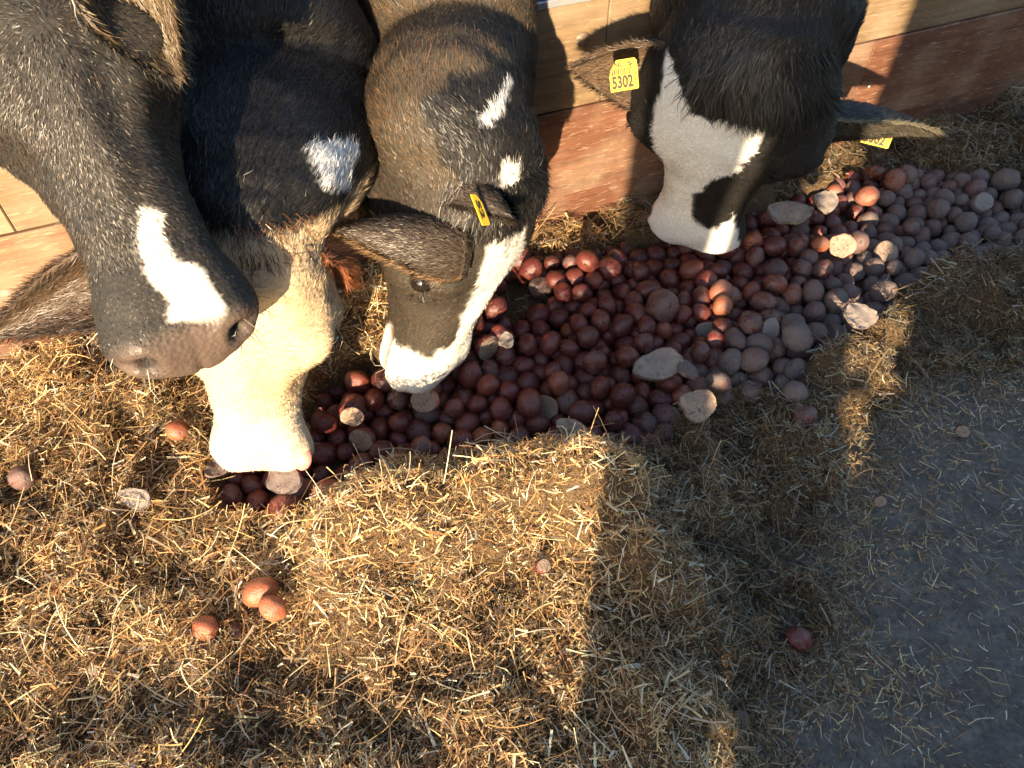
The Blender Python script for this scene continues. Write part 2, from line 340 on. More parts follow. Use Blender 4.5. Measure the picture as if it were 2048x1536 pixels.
def straw_set(name, n, region, lmin, lmax, wmin, wmax, pr, tilt, lift, bend, seg, label, dark=True):
    P = scatter(n, region); k = len(P); h = bedh(P); az = R.uniform(0, math.tau, k); el = R.normal(0, tilt, k)
    D = np.c_[np.cos(az) * np.cos(el), np.sin(az) * np.cos(el), np.sin(el)]
    L = lmin + (lmax - lmin) * R.random(k) ** 2.2; W = R.uniform(wmin, wmax, k)
    Z = h + R.random(k) ** 1.5 * lift + np.maximum(0, -D[:, 2]) * L
    st = np.c_[P, Z] - D * (L * .5)[:, None] * np.array([1, 1, 0]); st[:, 2] = np.maximum(st[:, 2], h * .7 + .001)
    for e in (st, st + D * L[:, None]):                   # keep blades on our side of the wall
        d = (e[:, :2] - P0[:2]) @ Wn[:2]; sh = np.maximum(d + .006, 0); st[:, :2] -= sh[:, None] * Wn[:2]
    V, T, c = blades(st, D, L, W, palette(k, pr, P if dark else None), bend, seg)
    o = link(name, mesh_np(name, V, T, {'col': ('FLOAT_COLOR', rgba(c))}), M_STRAW, smooth=False)
    tag(o, label, 'straw', kind='stuff'); return o
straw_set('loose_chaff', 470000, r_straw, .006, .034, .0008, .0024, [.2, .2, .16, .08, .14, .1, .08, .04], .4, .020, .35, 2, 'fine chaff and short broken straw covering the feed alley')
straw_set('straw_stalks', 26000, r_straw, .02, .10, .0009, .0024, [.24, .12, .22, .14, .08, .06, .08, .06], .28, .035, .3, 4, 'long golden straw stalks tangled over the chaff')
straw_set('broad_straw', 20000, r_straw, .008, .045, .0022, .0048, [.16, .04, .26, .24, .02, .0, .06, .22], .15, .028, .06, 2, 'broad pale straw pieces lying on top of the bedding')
def r_conc(P): return sstep(concd(P), -.12, -.03) * (.30 + .70 * np.exp(-np.maximum(concd(P), 0) / .09)) * np.clip(.75 + .6 * vnoise(P, 10), .1, 1)
straw_set('floor_chaff', 260000, r_conc, .004, .036, .0006, .0020, [.16, .2, .14, .10, .12, .1, .14, .04], .06, .003, .2, 2, 'thin scatter of chaff on the bare concrete floor', dark=False)
STRAWC = G([(1035, 615)]); 
def r_pot(P): return sstep(sdist(P, POT), -.01, .01) * (.05 + .9 * np.exp(-(np.linalg.norm(P - STRAWC[0], axis=1) / .07) ** 2))
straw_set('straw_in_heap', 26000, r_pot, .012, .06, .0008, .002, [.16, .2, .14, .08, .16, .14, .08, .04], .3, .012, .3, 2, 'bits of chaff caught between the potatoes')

# ------------------------------------------------------------------ potatoes
import bmesh
def potato_mesh(name, seed, sub=3, cut=0):
    bm = bmesh.new(); bmesh.ops.create_icosphere(bm, subdivisions=sub, radius=1.)
    rs = np.random.default_rng(seed); el = np.array([rs.uniform(1., 1.2), rs.uniform(.94, 1.02), rs.uniform(.86, .97)])
    off = Vector(rs.uniform(0, 50, 3)); dents = [(nz(rs.normal(size=3)), rs.uniform(.12, .3)) for _ in range(6)]
    cn = Vector(nz([.2 * rs.normal(), .3 * rs.normal(), 1])); cd = rs.uniform(.05, .45)
    for v in bm.verts:
        p = v.co.normalized(); r = 1 + .11 * mnoise.noise(p * 1.3 + off) + .05 * mnoise.noise(p * 3.4 + off)
        for dn, wd in dents:
            r -= .07 * math.exp(-((p - Vector(dn)).length / wd) ** 2)
        v.co = Vector((p.x * el[0], p.y * el[1], p.z * el[2])) * r
        if cut:
            e = v.co.dot(cn) - cd
            if e > 0: v.co -= cn * (e - .04 * mnoise.noise(v.co * 4 + off))
    me = bpy.data.meshes.new(name)
    if cut:
        for f in bm.faces:
            if f.normal.dot(cn) > .8 or (f.calc_center_median().dot(cn) > cd - .05 and cut): f.material_index = 1 if f.calc_center_median().dot(cn) > cd - .03 else 0
    bm.to_mesh(me); bm.free()
    me.materials.append(M_POT); me.materials.append(M_FLESH); me.polygons.foreach_set('use_smooth', np.ones(len(me.polygons), bool)); return me
WH = [potato_mesh('potato', 100 + k) for k in range(10)]
CUTM = [potato_mesh('potato', 200 + k, 3, 1) for k in range(5)]
def slab_mesh(name, seed):
    rs = np.random.default_rng(seed); bm = bmesh.new(); n = 22; off = Vector(rs.uniform(0, 50, 3))
    bmesh.ops.create_icosphere(bm, subdivisions=4, radius=1.)
    kn = rs.integers(6, 9); ka = np.sort((np.arange(kn) + rs.uniform(-.3, .3, kn)) / kn * math.tau); kr = rs.uniform(.62, 1.22, kn)
    ka = np.r_[ka[-1] - math.tau, ka, ka[0] + math.tau]; kr = np.r_[kr[-1], kr, kr[0]]
    for v in bm.verts:
        p = v.co.normalized(); a = math.atan2(p.y, p.x) % math.tau; r = np.interp(a, ka, kr) * (1 + .07 * mnoise.noise(p * 6 + off))
        rho = math.hypot(p.x, p.y); e = min(1, rho * 1.35) ** .6; z = math.copysign(min(1, abs(p.z) * 2.2), p.z) * .15
        q = Vector((math.cos(a) * e * r * 1.12, math.sin(a) * e * r * .82, z)); q.z += .16 * q.x * q.x - .12 * q.y + .20 * mnoise.noise(q * 1.8 + off) + .09 * mnoise.noise(q * 5 + off); v.co = q
    me = bpy.data.meshes.new(name)
    for f in bm.faces: f.material_index = 1 if f.normal.z > -.2 else 0
    bm.to_mesh(me); bm.free(); me.materials.append(M_POT); me.materials.append(M_FLESH)
    me.polygons.foreach_set('use_smooth', np.ones(len(me.polygons), bool)); return me
SLAB = [slab_mesh('potato_piece', 300 + k) for k in range(4)]

PG = 'potatoes and potato pieces fed to the cows'
def put(me, P, r, rot, dust, label, name='potato', cat='potato'):
    o = bpy.data.objects.new(name, me); COL.objects.link(o); o.location = P; o.scale = (r, r, r); o.rotation_euler = rot; o['dust'] = float(dust); o['warm'] = float(R.random() < .12) * .6
    tag(o, label, cat, PG); return o
# explicit ones, (px, py, radius px, kind, dust, label)
EXP = [(520, 1184, 36, 0, .12, 'oval reddish potato leaning on another, loose on the lit straw, dark stain on top'),
       (545, 1215, 28, 1, .22, 'patchy tan potato tucked under the bigger oval one on the lit straw'),
       (411, 1256, 28, 2, .10, 'round shiny red potato alone on the straw at lower left'),
       (355, 860, 24, 3, .22, 'small potato with a cracked skin lying on straw left of the cream cow'),
       (44, 956, 27, 4, .5, 'grey dusty potato at the left edge of the straw'),
       (1597, 1277, 29, 5, .2, 'lone potato half crimson half dusty in the shaded straw by the concrete'),
       (470, 1262, 17, 6, .25, 'small dark potato buried in straw between the loose ones'),
       (652, 1046, 17, 'c', .2, 'small broken potato bit on the straw below the heap'),
       (1476, 1440, 22, 'c', .5, 'crumbled pale potato bit beside the concrete at the bottom'),
       (654, 986, 33, 7, .15, 'large potato with straw stuck on top at the lower tip of the heap'),
       (565, 1016, 32, 8, .05, 'wet red potato below the mouth of the cream cow'),
       (1325, 613, 34, 9, .25, 'big tan bruised potato on top of the middle of the heap'),
       (1595, 673, 30, 0, .55, 'largest round grey dusty potato on the right slope of the heap'),
       (1500, 647, 26, 3, .2, 'potato with a crimson blotched face in the middle right of the heap'),
       (1438, 765, 25, 5, .42, 'dusty potato half lit by sun at the lower edge of the heap'),
       (1606, 832, 25, 1, .35, 'potato rolled off the lower right edge of the heap'),
       (1590, 785, 26, 2, .55, 'round dusty potato at the lower right point of the heap'),
       (1442, 583, 25, 4, .2, 'upright orange potato with pointed lit patch in the heap'),
       (1500, 607, 0, 0, 0, ''),
       (1640, 489, 19, 6, .1, 'bright orange sunlit potato below the right cow'),
       (1686, 491, 26, 'c', .1, 'torn open potato skin glowing in the sun below the right cow'),
       (1445, 612, 22, 7, .1, 'orange red potato with a ringed mark in the heap'),
       (704, 833, 21, 'c', .1, 'halved potato showing yellow flesh beside the cream cow'),
       (1357, 966, 13, 'c', .0, 'orange chip of potato on the shaded straw between heap and concrete'), (1925, 862, 14, 'c', .0, 'small red mushy potato bit on the concrete at right'),
       (1760, 1002, 13, 'c', .0, 'red crumb of potato at the straw edge on the concrete'), (1085, 1132, 17, 'c', .0, 'red potato bit half sunk in straw right of centre'), (395, 1112, 17, 'c', .1, 'pale yellow potato bit in the fluffy straw at left'), (186, 1340, 11, 'c', .0, 'tiny red potato bit on straw at lower left'),
       (850, 800, 28, 'c', .1, 'halved potato with orange cut face below the spotted cow muzzle')]
SL = [(1308, 737, 46, 0, 'big pale grey slab of dried potato in the middle of the heap', 20), (1394, 812, 36, 1, 'flat grey potato slab at the lower edge of the heap', 10),
      (1571, 424, 38, 2, 'large crumbly grey slab beside the muzzle of the right cow', 0), (1722, 632, 34, 3, 'square pale slab catching sun at the right straw edge', 15),
      (268, 998, 30, 0, 'flat grey potato slice on the straw at left', -20), (1012, 682, 17, 1, 'small pale flake standing in the heap', 60), (1650, 404, 26, 1, 'thin greyish flake at the top edge of the heap', 20),
      (1140, 855, 30, 2, 'grey broken shell on the lower middle of the heap', -10), (575, 960, 36, 3, 'reddish torn potato slab in the mouth of the cream cow', -20), (436, 938, 27, 0, 'brown block of potato left of the cream cow muzzle', 50),
      (1375, 742, 24, 1, 'split potato shell right of the big pale slab', 80)]
fixed = []
for (x, y, rp, k, du, lb) in EXP:
    if rp == 0: continue
    Pz = gp(x, y, .03)[:2]; h = float(bedh(Pz[None])[0]); inh = sdist(Pz[None], POT)[0] > .0
    dep = (gp(x, y, h + .03) - CAM) @ fw; r = rp * dep / F * .93
    zc = h + r * 1.0 if not inh else .075 + r * .35
    P = gp(x, y, zc)
    me = CUTM[len(fixed) % 5] if k == 'c' else WH[k]
    rot = (R.uniform(-.3, .1), R.uniform(-.3, .3), R.uniform(0, 6.3)) if k == 'c' else tuple(R.uniform(0, 6.3, 3))
    if k == 'c': rot = (.65, R.uniform(-.3, .3), R.uniform(-.4, .4))
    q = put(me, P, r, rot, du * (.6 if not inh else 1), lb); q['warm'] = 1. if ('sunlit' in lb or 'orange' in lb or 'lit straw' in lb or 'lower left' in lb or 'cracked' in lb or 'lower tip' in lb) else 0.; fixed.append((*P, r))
for (x, y, rp, k, lb, ang) in SL:
    Pz = gp(x, y, .03)[:2]; h = float(bedh(Pz[None])[0]); inh = sdist(Pz[None], POT)[0] > .0
    zc = h + .02 if not inh else .112
    if y > 1000 or x < 300: zc = h + .02
    P = gp(x, y, zc); dep = (P - CAM) @ fw; r = rp * dep / F; sm = SLAB[k]
    if lb.startswith(('reddish', 'brown', 'split')):
        sm = SLAB[k].copy(); sm.materials[1] = M_POT
    put(sm, P, r, (math.radians(28), R.uniform(-.2, .2), math.radians(ang)), .5, lb, 'potato_piece', 'potato piece'); fixed.append((*P, r * .6))
fixed = np.array(fixed)
# the heap: relaxed packing of spheres
def relax(n):
    lo, hi = POT.min(0), POT.max(0); P = np.c_[R.uniform(lo[0], hi[0], n * 4), R.uniform(lo[1], hi[1], n * 4)]
    sd_ = sdist(P, POT); P = P[sd_ > .015][:n]; n = len(P); r = R.uniform(.0195, .0262, n) * np.where(R.random(n) < .08, .84, 1.) * np.where(R.random(n) < .06, 1.12, 1)
    Z = R.uniform(.03, .12, n); P = np.c_[P, Z]; nf = len(fixed)
    for it in range(150):
        A = np.vstack([P, fixed[:, :3]]); ra = np.r_[r, fixed[:, 3]]
        P[:, 2] -= .002
        d = P[:, None] - A[None]; dist = np.linalg.norm(d, axis=2) + 1e-9; ov = (r[:, None] + ra[None]) * .97 - dist
        ov[np.arange(n), np.arange(n)] = 0; ov = np.maximum(ov, 0)
        P += (d / dist[..., None] * (ov * .32)[..., None]).sum(1)
        s_ = sdist(P[:, :2], POT); bad = s_ < .0
        if bad.any():
            c0 = np.array([.4, 1.2]); v = c0 - P[bad][:, :2]; e = 1e-3
            gx = (sdist(P[bad][:, :2] + [e, 0], POT) - s_[bad]) / e; gy = (sdist(P[bad][:, :2] + [0, e], POT) - s_[bad]) / e
            P[bad, 0] += gx * np.minimum(-s_[bad], .01); P[bad, 1] += gy * np.minimum(-s_[bad], .01)
        P[:, 2] = np.maximum(P[:, 2], r * .8 + .008)
    return P, r
area = .5 * abs(np.sum(POT[:, 0] * np.roll(POT[:, 1], -1) - POT[:, 1] * np.roll(POT[:, 0], -1)))
PP, PR = relax(int(area / .00205 * 1.6))
print('heap area', area, 'potatoes', len(PP), 'z', PP[:, 2].min(), PP[:, 2].max())
uv, dep = proj(PP); clr = np.linalg.norm(PP[:, :2] - STRAWC[0], axis=1) > .05; vis0 = (uv[:, 0] > -60) & (uv[:, 0] < 2110) & (uv[:, 1] > -30)
PP, PR, uv, dep = PP[clr], PR[clr], uv[clr], dep[clr]
# how open each one lies: not covered from the camera side
vd = (CAM - PP); vd /= np.linalg.norm(vd, axis=1)[:, None]
dd = PP[None] - PP[:, None]; al = np.einsum('ijk,ik->ij', dd, vd); pe = np.linalg.norm(dd - al[..., None] * vd[:, None], axis=2)
cover = (np.maximum(0, 1 - pe / (PR[None] * 1.2)) * (al > .005)).sum(1)
score = PR / dep * np.exp(-cover * 1.3) * np.where((uv[:, 0] > -20) & (uv[:, 0] < 2070), 1, .01)
order = np.argsort(-score); ind = order[:300]; rest = order[300:]
ZONES = [(520, 990, 'right by the mouth of the cream faced cow'), (700, 930, 'at the left tip of the heap'), (700, 790, 'between the cream and middle muzzles'),
         (860, 850, 'just below the middle cow muzzle'), (960, 900, 'against the straw ridge'), (970, 760, 'just right of the middle cow muzzle'), (1010, 680, 'right of the middle cow whiskers'),
         (1020, 560, 'beside the straw patch near the wall'), (1100, 620, 'just right of the straw patch'), (1130, 530, 'at the back edge along the wall shadow'), (1250, 520, 'at the back left of the right cow muzzle'), (1390, 545, 'directly below the right cow muzzle'),
         (1240, 620, 'in the middle of the back half of the heap'), (1180, 700, 'in the very middle of the heap'), (1120, 790, 'left of the big pale slab toward the front'), (1090, 880, 'at the front edge above the straw ridge'), (1230, 850, 'below the big pale slab at the front'),
         (1310, 660, 'just above the big pale slab'), (1400, 700, 'just right of the big pale slab'), (1300, 800, 'between the big and lower slabs'), (1480, 740, 'at the lower right front of the heap'), (1560, 780, 'at the lower right point of the heap'),
         (1440, 620, 'around the orange sunlit trio'), (1530, 560, 'right of centre below the sunlit ones'), (1560, 470, 'around the crumbly slab by the right cow'), (1620, 400, 'back right of the right cow muzzle'), (1640, 640, 'left of the square slab'),
         (1700, 580, 'just above the square pale slab'), (1700, 470, 'right of the torn sunlit skin'), (1750, 380, 'at the back edge under the right ear tag'), (1820, 450, 'in the right arm of the heap'), (1830, 560, 'at the front of the right arm by the straw'),
         (1900, 390, 'at the back of the right arm of the heap'), (1940, 500, 'low in the right arm near the frame'), (2020, 430, 'at the right edge of the picture')]
def dustof(u): return float(np.clip(.0 + .52 * sstep(u[0] + .9 * (u[1] - 560), 1330, 1850) + R.normal(0, .10), -.1, .75))
heap = []
for i in ind:
    du = dustof(uv[i]); cutp = R.random() < .035; x, y = uv[i]
    me = CUTM[R.integers(5)] if cutp else WH[R.integers(10)]
    zn = min(ZONES, key=lambda q: math.hypot(q[0] - x, q[1] - y))[2]
    sz = 'large ' if PR[i] > .0248 else ('small ' if PR[i] < .0185 else '')
    if cutp: lb = sz + 'broken potato with pale flesh ' + zn
    else: lb = sz + ('grey dust coated potato ' if du > .36 else 'reddish potato with dusty patches ' if du > .16 else 'wet maroon potato ') + zn
    rot = tuple(R.uniform(0, 6.3, 3)) if not cutp else (R.uniform(.1, 1.), R.uniform(-.5, .5), R.uniform(-1, 1))
    heap.append((lb, x, y, put(me, PP[i], PR[i] * 1.02, rot, du, lb)))
for lb in sorted({h[0] for h in heap}):
    g = [h for h in heap if h[0] == lb]
    if len(g) < 2: continue
    left = sorted(g, key=lambda h: h[1]); names = {}
    for wd, h in (('leftmost ', left[0]), ('rightmost ', left[-1])): names[id(h[3])] = wd; h[3]['label'] = wd + lb
    mid = [h for h in g if not h[3]['label'].startswith(('leftmost', 'rightmost'))]
    if len(mid) >= 2:
        mid.sort(key=lambda h: h[2]); mid[0][3]['label'] = 'uppermost ' + lb; mid[-1][3]['label'] = 'lowest ' + lb; mid = mid[1:-1]
    for h in mid: h[3]['label'] = 'inner ' + lb
lowm = []
for k in range(4):
    bm = bmesh.new(); bmesh.ops.create_icosphere(bm, subdivisions=2, radius=1.); off = Vector(R.uniform(0, 50, 3))
    V = np.array([list(v.co * (1 + .1 * mnoise.noise(v.co * 1.3 + off))) for v in bm.verts]) * [1.12, .97, .88]; T = np.array([[v.index for v in f.verts] for f in bm.faces]); bm.free(); lowm.append((V, T))
from mathutils import Euler
Vs, Ts, rn, du_, o0 = [], [], [], [], 0
for i in rest:
    V, T = lowm[R.integers(4)]; M_ = np.array(Euler(R.uniform(0, 6.3, 3)).to_matrix()); Vs.append((V @ M_.T) * PR[i] + PP[i]); Ts.append(T + o0); o0 += len(V)
    rn.append(np.full(len(V), R.random())); du_.append(np.full(len(V), dustof(uv[i])))
o = link('heap_potatoes', mesh_np('heap_potatoes', np.vstack(Vs), np.vstack(Ts), {'rnd': ('FLOAT', np.concatenate(rn)), 'dust': ('FLOAT', np.concatenate(du_))}), M_POTS)
tag(o, 'smaller and half buried potatoes filling the heap under the top ones', 'potatoes', PG, 'stuff')

# ------------------------------------------------------------------ cows
HS = [  # x, half width, top z, bottom z, jaw narrowing
    (-.10, .070, .000, -.17, .85), (-.03, .085, .028, -.19, .8), (.03, .100, .038, -.205, .72), (.09, .108, .036, -.215, .66), (.15, .119, .030, -.215, .60), (.20, .108, .022, -.205, .58),
    (.26, .080, .008, -.180, .60), (.32, .066, -.006, -.155, .66), (.38, .064, -.016, -.142, .75), (.43, .076, -.018, -.138, .80), (.47, .087, -.022, -.136, .82), (.495, .085, -.030, -.130, .80), (.518, .072, -.042, -.122, .8), (.534, .050, -.060, -.108, .8), (.545, .018, -.075, -.095, .8)]
HS = np.array(HS)
def tube(rings):
    n = rings[0].shape[0]; V = np.vstack(rings); T = []
    for k in range(len(rings) - 1):
        for j in range(n): T.append((k * n + j, k * n + (j + 1) % n, (k + 1) * n + (j + 1) % n, (k + 1) * n + j))
    c0, c1 = rings[0].mean(0), rings[-1].mean(0); V = np.vstack([V, c0, c1]); a = len(V) - 2; m_ = (len(rings) - 1) * n
    tri = [(a, (j + 1) % n, j) for j in range(n)] + [(a + 1, m_ + j, m_ + (j + 1) % n) for j in range(n)]
    return V, T, tri
def chain(pts, side0, nseg=8):
    """pts: (center, lateral radius, dorsal radius); returns tube through them"""
    C = np.array([p[0] for p in pts]); A = np.array([p[1] for p in pts]); B = np.array([p[2] for p in pts]); n = len(pts); rings = []
    us = np.linspace(0, n - 1, (n - 1) * nseg + 1)
    def cr(Z, u):
        i = min(int(u), n - 2); f = u - i; p0, p1, p2, p3 = Z[max(i - 1, 0)], Z[i], Z[i + 1], Z[min(i + 2, n - 1)]
        return .5 * (2 * p1 + (p2 - p0) * f + (2 * p0 - 5 * p1 + 4 * p2 - p3) * f * f + (3 * p1 - p0 - 3 * p2 + p3) * f ** 3)
    th = np.linspace(0, math.tau, 28, endpoint=False)
    for u in us:
        c = cr(C, u); d = nz(cr(C, min(u + .05, n - 1)) - cr(C, max(u - .05, 0))); s = nz(side0 - d * (side0 @ d)); q = np.cross(d, s)
        rings.append(c + np.outer(np.cos(th) * cr(A, u), s) + np.outer(np.sin(th) * cr(B, u), q))
    return tube(rings)

def fur(name, parent, P, Nn, Dr, L, W, colr, lift=.35, curl=.3, stray=.25):
    """hair strands as slim tapered two-segment leaves"""
    n = len(P); J = R.normal(size=(n, 3)) * stray; D = Dr + J; D -= Nn * np.einsum('ij,ij->i', D, Nn)[:, None]; D /= np.linalg.norm(D, axis=1)[:, None] + 1e-9
    g = D + Nn * (lift * R.uniform(.5, 1.5, n))[:, None]; g /= np.linalg.norm(g, axis=1)[:, None]
    g2 = D + Nn * (lift * .3 * R.uniform(-.5, 1.5, n))[:, None] + R.normal(size=(n, 3)) * curl; g2 /= np.linalg.norm(g2, axis=1)[:, None]
    side = np.cross(g, Nn + R.normal(size=(n, 3)) * .5); side /= np.linalg.norm(side, axis=1)[:, None] + 1e-9
    w = (W * .5)[:, None]; Lh = (L * .5)[:, None]; V = np.zeros((n, 5, 3)); b = P - Nn * .001
    V[:, 0] = b - side * w; V[:, 1] = b + side * w; m = b + g * Lh; V[:, 2] = m - side * w * .8; V[:, 3] = m + side * w * .8; V[:, 4] = m + g2 * Lh
    T = np.array([[0, 1, 3], [0, 3, 2], [2, 3, 4]])[None] + (np.arange(n) * 5)[:, None, None]
    nr = Nn * 1. + side * R.normal(0, .36, (n, 1)) + g * R.normal(0, .15, (n, 1)); nr /= np.linalg.norm(nr, axis=1)[:, None]
    me = mesh_np(name, V.reshape(-1, 3), T.reshape(-1, 3), {'col': ('FLOAT_COLOR', rgba(np.repeat(np.clip(colr, 0, .9), 5, 0))), 'nrm': ('FLOAT_VECTOR', np.repeat(nr, 5, 0))})
    return tag(link(name, me, M_FUR, parent, smooth=False), kind='stuff')
def sample(V, T, N_, n, wt):
    a, b, c = V[T[:, 0]], V[T[:, 1]], V[T[:, 2]]; ar = np.linalg.norm(np.cross(b - a, c - a), axis=1) * wt
    k = R.choice(len(T), n, p=ar / ar.sum()); u, v = R.random(n), R.random(n); f = u + v > 1; u[f], v[f] = 1 - u[f], 1 - v[f]
    P = a[k] + (b[k] - a[k]) * u[:, None] + (c[k] - a[k]) * v[:, None]; Q = N_[T[k, 0]]; return P, Q, k
BLACK = np.array([.0085, .0078, .0075]); WHITE = np.array([.80, .80, .79]); CREAM = np.array([.62, .47, .30])

def lashes(root, c, hx, out, hz, sc):
    n = 60; a = R.uniform(.15, math.pi - .15, n); P = c + np.outer(np.cos(a) * .022 * sc, hx) + np.outer(np.sin(a) * .014 * sc, hz)
    fur('eyelashes', root, P, np.tile(out, (n, 1)), np.outer(np.cos(a), hx) + np.outer(np.sin(a), hz), R.uniform(.008, .02, n), np.full(n, .0010), np.tile([.02, .016, .012], (n, 1)), 1.2, .2, .1)
def cow(label, nose, poll, wf, roll, neck, coat, topknot, dens, muzzle_col, nose_bare, voxel=.0085, hair=(.0095, .0010), throat=1.0, flare=0.):
    """nose: world point of the muzzle tip; poll lies on the ray poll_px at head length, nearer (or further) solution"""
    scale = np.linalg.norm(nose - poll) / .545; SV = np.array([scale, scale * wf, scale * wf])
    hx = nz(nose - poll); toc = nz(CAM - (nose + poll) / 2); hz = nz(toc - hx * (toc @ hx)); hy = np.cross(hz, hx)
    cr_, sr_ = math.cos(math.radians(roll)), math.sin(math.radians(roll)); hz, hy = hz * cr_ + hy * sr_, hy * cr_ - hz * sr_
    O = nose - hx * .545 * scale + hz * .085 * scale * wf   # nose tip is at local (.545, 0, -.085)
    H = np.array([hx, hy, hz])                          # rows
    def toL(P):
        L = ((P - O) @ H.T) / SV; L[:, 1] /= 1 + flare * sstep(.50 - L[:, 0], 0., .40); return L
    def toW(L):
        return O + (np.asarray(L, float) * SV) @ H
    th = np.linspace(0, math.tau, 40, endpoint=False); rings = []
    for x in np.r_[np.linspace(-.10, .52, 42), .53, .538, .545]:
        hw, tp, bt, jw = [np.interp(x, HS[:, 0], HS[:, k]) for k in (1, 2, 3, 4)]
        c, s = np.cos(th), np.sin(th); mid, hh = (tp + bt) / 2 + .15 * (tp - bt) / 2, (tp - bt) / 2
        hw *= 1 + flare * float(sstep(.50 - x, 0., .40))
        yy = np.sign(c) * np.abs(c) ** .8 * hw * np.where(s < 0, 1 - (1 - jw) * (-s) ** .8, 1)
        zz = np.where(s > 0, mid + (tp - mid) * np.abs(s) ** .85, mid - (mid - bt) * np.abs(s) ** .9)
        rings.append(toW(np.c_[np.full(40, x), yy, zz]))
    parts = [tube(rings)]
    side0 = np.array([Wd[0], Wd[1], 0])
    pts = [(toW([.05, 0, -.10]), .072 * scale * wf * (1 + flare), .07 * scale * wf), (toW([-.05, 0, -.10]), .095 * scale * wf * throat * (1 + flare), .10 * scale * wf)] + neck
    parts.append(chain(pts, hy if abs(hy @ side0) < .2 else hy * np.sign(hy @ side0)))
    # forelegs behind the wall
    end = np.array(neck[-2][0])
    for sgn in (-1, 1):
        a = end + side0 * sgn * .16 + np.array([0, 0, -.15]); parts.append(chain([(a, .1, .12), (a - [0, 0, .35], .065, .08), (np.r_[a[:2], .42], .042, .05), (np.r_[a[:2], .12], .034, .036), (np.r_[a[:2] + Wn[:2] * -.02, .01], .05, .06)], side0, 5))
    V, Fc, o0 = [], [], 0
    for v_, q_, t_ in parts:
        V.append(v_); Fc += [tuple(i + o0 for i in f) for f in q_] + [tuple(i + o0 for i in f) for f in t_]; o0 += len(v_)
    me = bpy.data.meshes.new('raw'); me.from_pydata(np.vstack(V).tolist(), [], Fc); me.update()
    ob = bpy.data.objects.new('raw', me); COL.objects.link(ob)
    md = ob.modifiers.new('r', 'REMESH'); md.mode = 'VOXEL'; md.voxel_size = voxel
    ms = ob.modifiers.new('s', 'SMOOTH'); ms.factor = .5; ms.iterations = 5
    dg = bpy.context.evaluated_depsgraph_get(); ev = ob.evaluated_get(dg); m2 = bpy.data.meshes.new_from_object(ev); bpy.data.objects.remove(ob)
    nV = len(m2.vertices); co = np.zeros(nV * 3, np.float32); m2.vertices.foreach_get('co', co); co = co.reshape(-1, 3).astype(float)
    nr = np.zeros(nV * 3, np.float32); m2.vertices.foreach_get('normal', nr); nr = nr.reshape(-1, 3).astype(float)
    Lc = toL(co); disp = np.zeros(nV); ay = np.abs(Lc[:, 1])
    def gs(c, r): return np.exp(-(((np.c_[Lc[:, 0], ay, Lc[:, 2]] - c) / r) ** 2).sum(1))
    disp += .019 * gs((.165, .105, .0), (.038, .03, .020))            # brow ridge
    disp -= .014 * gs((.172, .115, -.042), (.024, .03, .018))            # socket
    disp -= .012 * gs((.26, .07, -.03), (.05, .03, .04)); disp += .009 * gs((.25, .08, -.085), (.07, .03, .014))                 # hollow below the eye
    disp += .017 * gs((.10, .09, -.15), (.07, .05, .05)); disp -= .008 * gs((.06, .0, .03), (.05, .03, .03))                 # cheek muscle
    disp -= .006 * gs((.23, .03, .02), (.08, .02, .03)); disp += .004 * gs((.30, 0, .01), (.1, .02, .03))
    # nostrils: comma shaped openings with raised rims
    disp += .010 * gs((.505, .050, -.040), (.026, .024, .024)); disp -= .034 * gs((.514, .052, -.050), (.014, .012, .012)); disp -= .014 * gs((.498, .068, -.058), (.014, .009, .008))
    disp -= .006 * gs((.545, .0, -.07), (.03, .004, .03))                # philtrum
    mz = -.100 + .012 * (1 - np.clip((Lc[:, 0] - .36) / .18, 0, 1)) * -1; ml = np.exp(-((Lc[:, 2] - mz) / .006) ** 2) * sstep(Lc[:, 0], .36, .40)
    disp -= .011 * ml; disp += .004 * np.exp(-((Lc[:, 2] - mz + .018) / .012) ** 2) * sstep(Lc[:, 0], .38, .44)
    nk_ = sstep(-Lc[:, 0], -.02, .08); disp += nk_ * (.010 * vnoise(co, 6) + .012 * (.4 - np.abs(vnoise(co * [1, 1, .45] + 3, 9))))
    disp += .0022 * vnoise(co, 28) + .0012 * vnoise(co, 70)
    wr = np.sin(Lc[:, 0] * 260 + 3 * vnoise(co, 14)) * gs((.14, .09, -.13), (.07, .05, .05)); disp += .0012 * wr
    co += nr * (disp * scale)[:, None]; m2.vertices.foreach_set('co', co.astype(np.float32).ravel()); m2.update()
    m2.vertices.foreach_get('normal', (nb := np.zeros(nV * 3, np.float32))); nr = nb.reshape(-1, 3).astype(float)
    colv, extra = coat(co, Lc)
    bare = sstep(Lc[:, 0], nose_bare - .012, nose_bare + .012) * sstep(Lc[:, 2], -.125, -.1) * (1 - sstep(ay + np.abs(Lc[:, 2] + .07) * .0, .078, .09))
    bare = np.maximum(bare, ml * sstep(Lc[:, 0], .38, .42) * .7)
    lip = np.exp(-((Lc[:, 2] - mz + .004) / .008) ** 2) * sstep(Lc[:, 0], .40, .44)
    sk = muzzle_col[0] * (1 + .25 * vnoise(co, 60))[:, None]; sk = sk * (1 - lip[:, None] * .7) + muzzle_col[1] * lip[:, None] * .7
    base = colv * .7; colm = base * (1 - bare[:, None]) + sk * bare[:, None]
    colm *= (1 - .75 * ml * sstep(Lc[:, 0], .37, .41))[:, None]
    nst = np.clip(1.6 * gs((.514, .052, -.050), (.013, .011, .012)), 0, 1); colm *= (1 - .9 * nst)[:, None]; bare = bare * (1 - nst)
    a_ = m2.attributes.new('col', 'FLOAT_COLOR', 'POINT'); a_.data.foreach_set('color', rgba(colm).astype(np.float32).ravel())
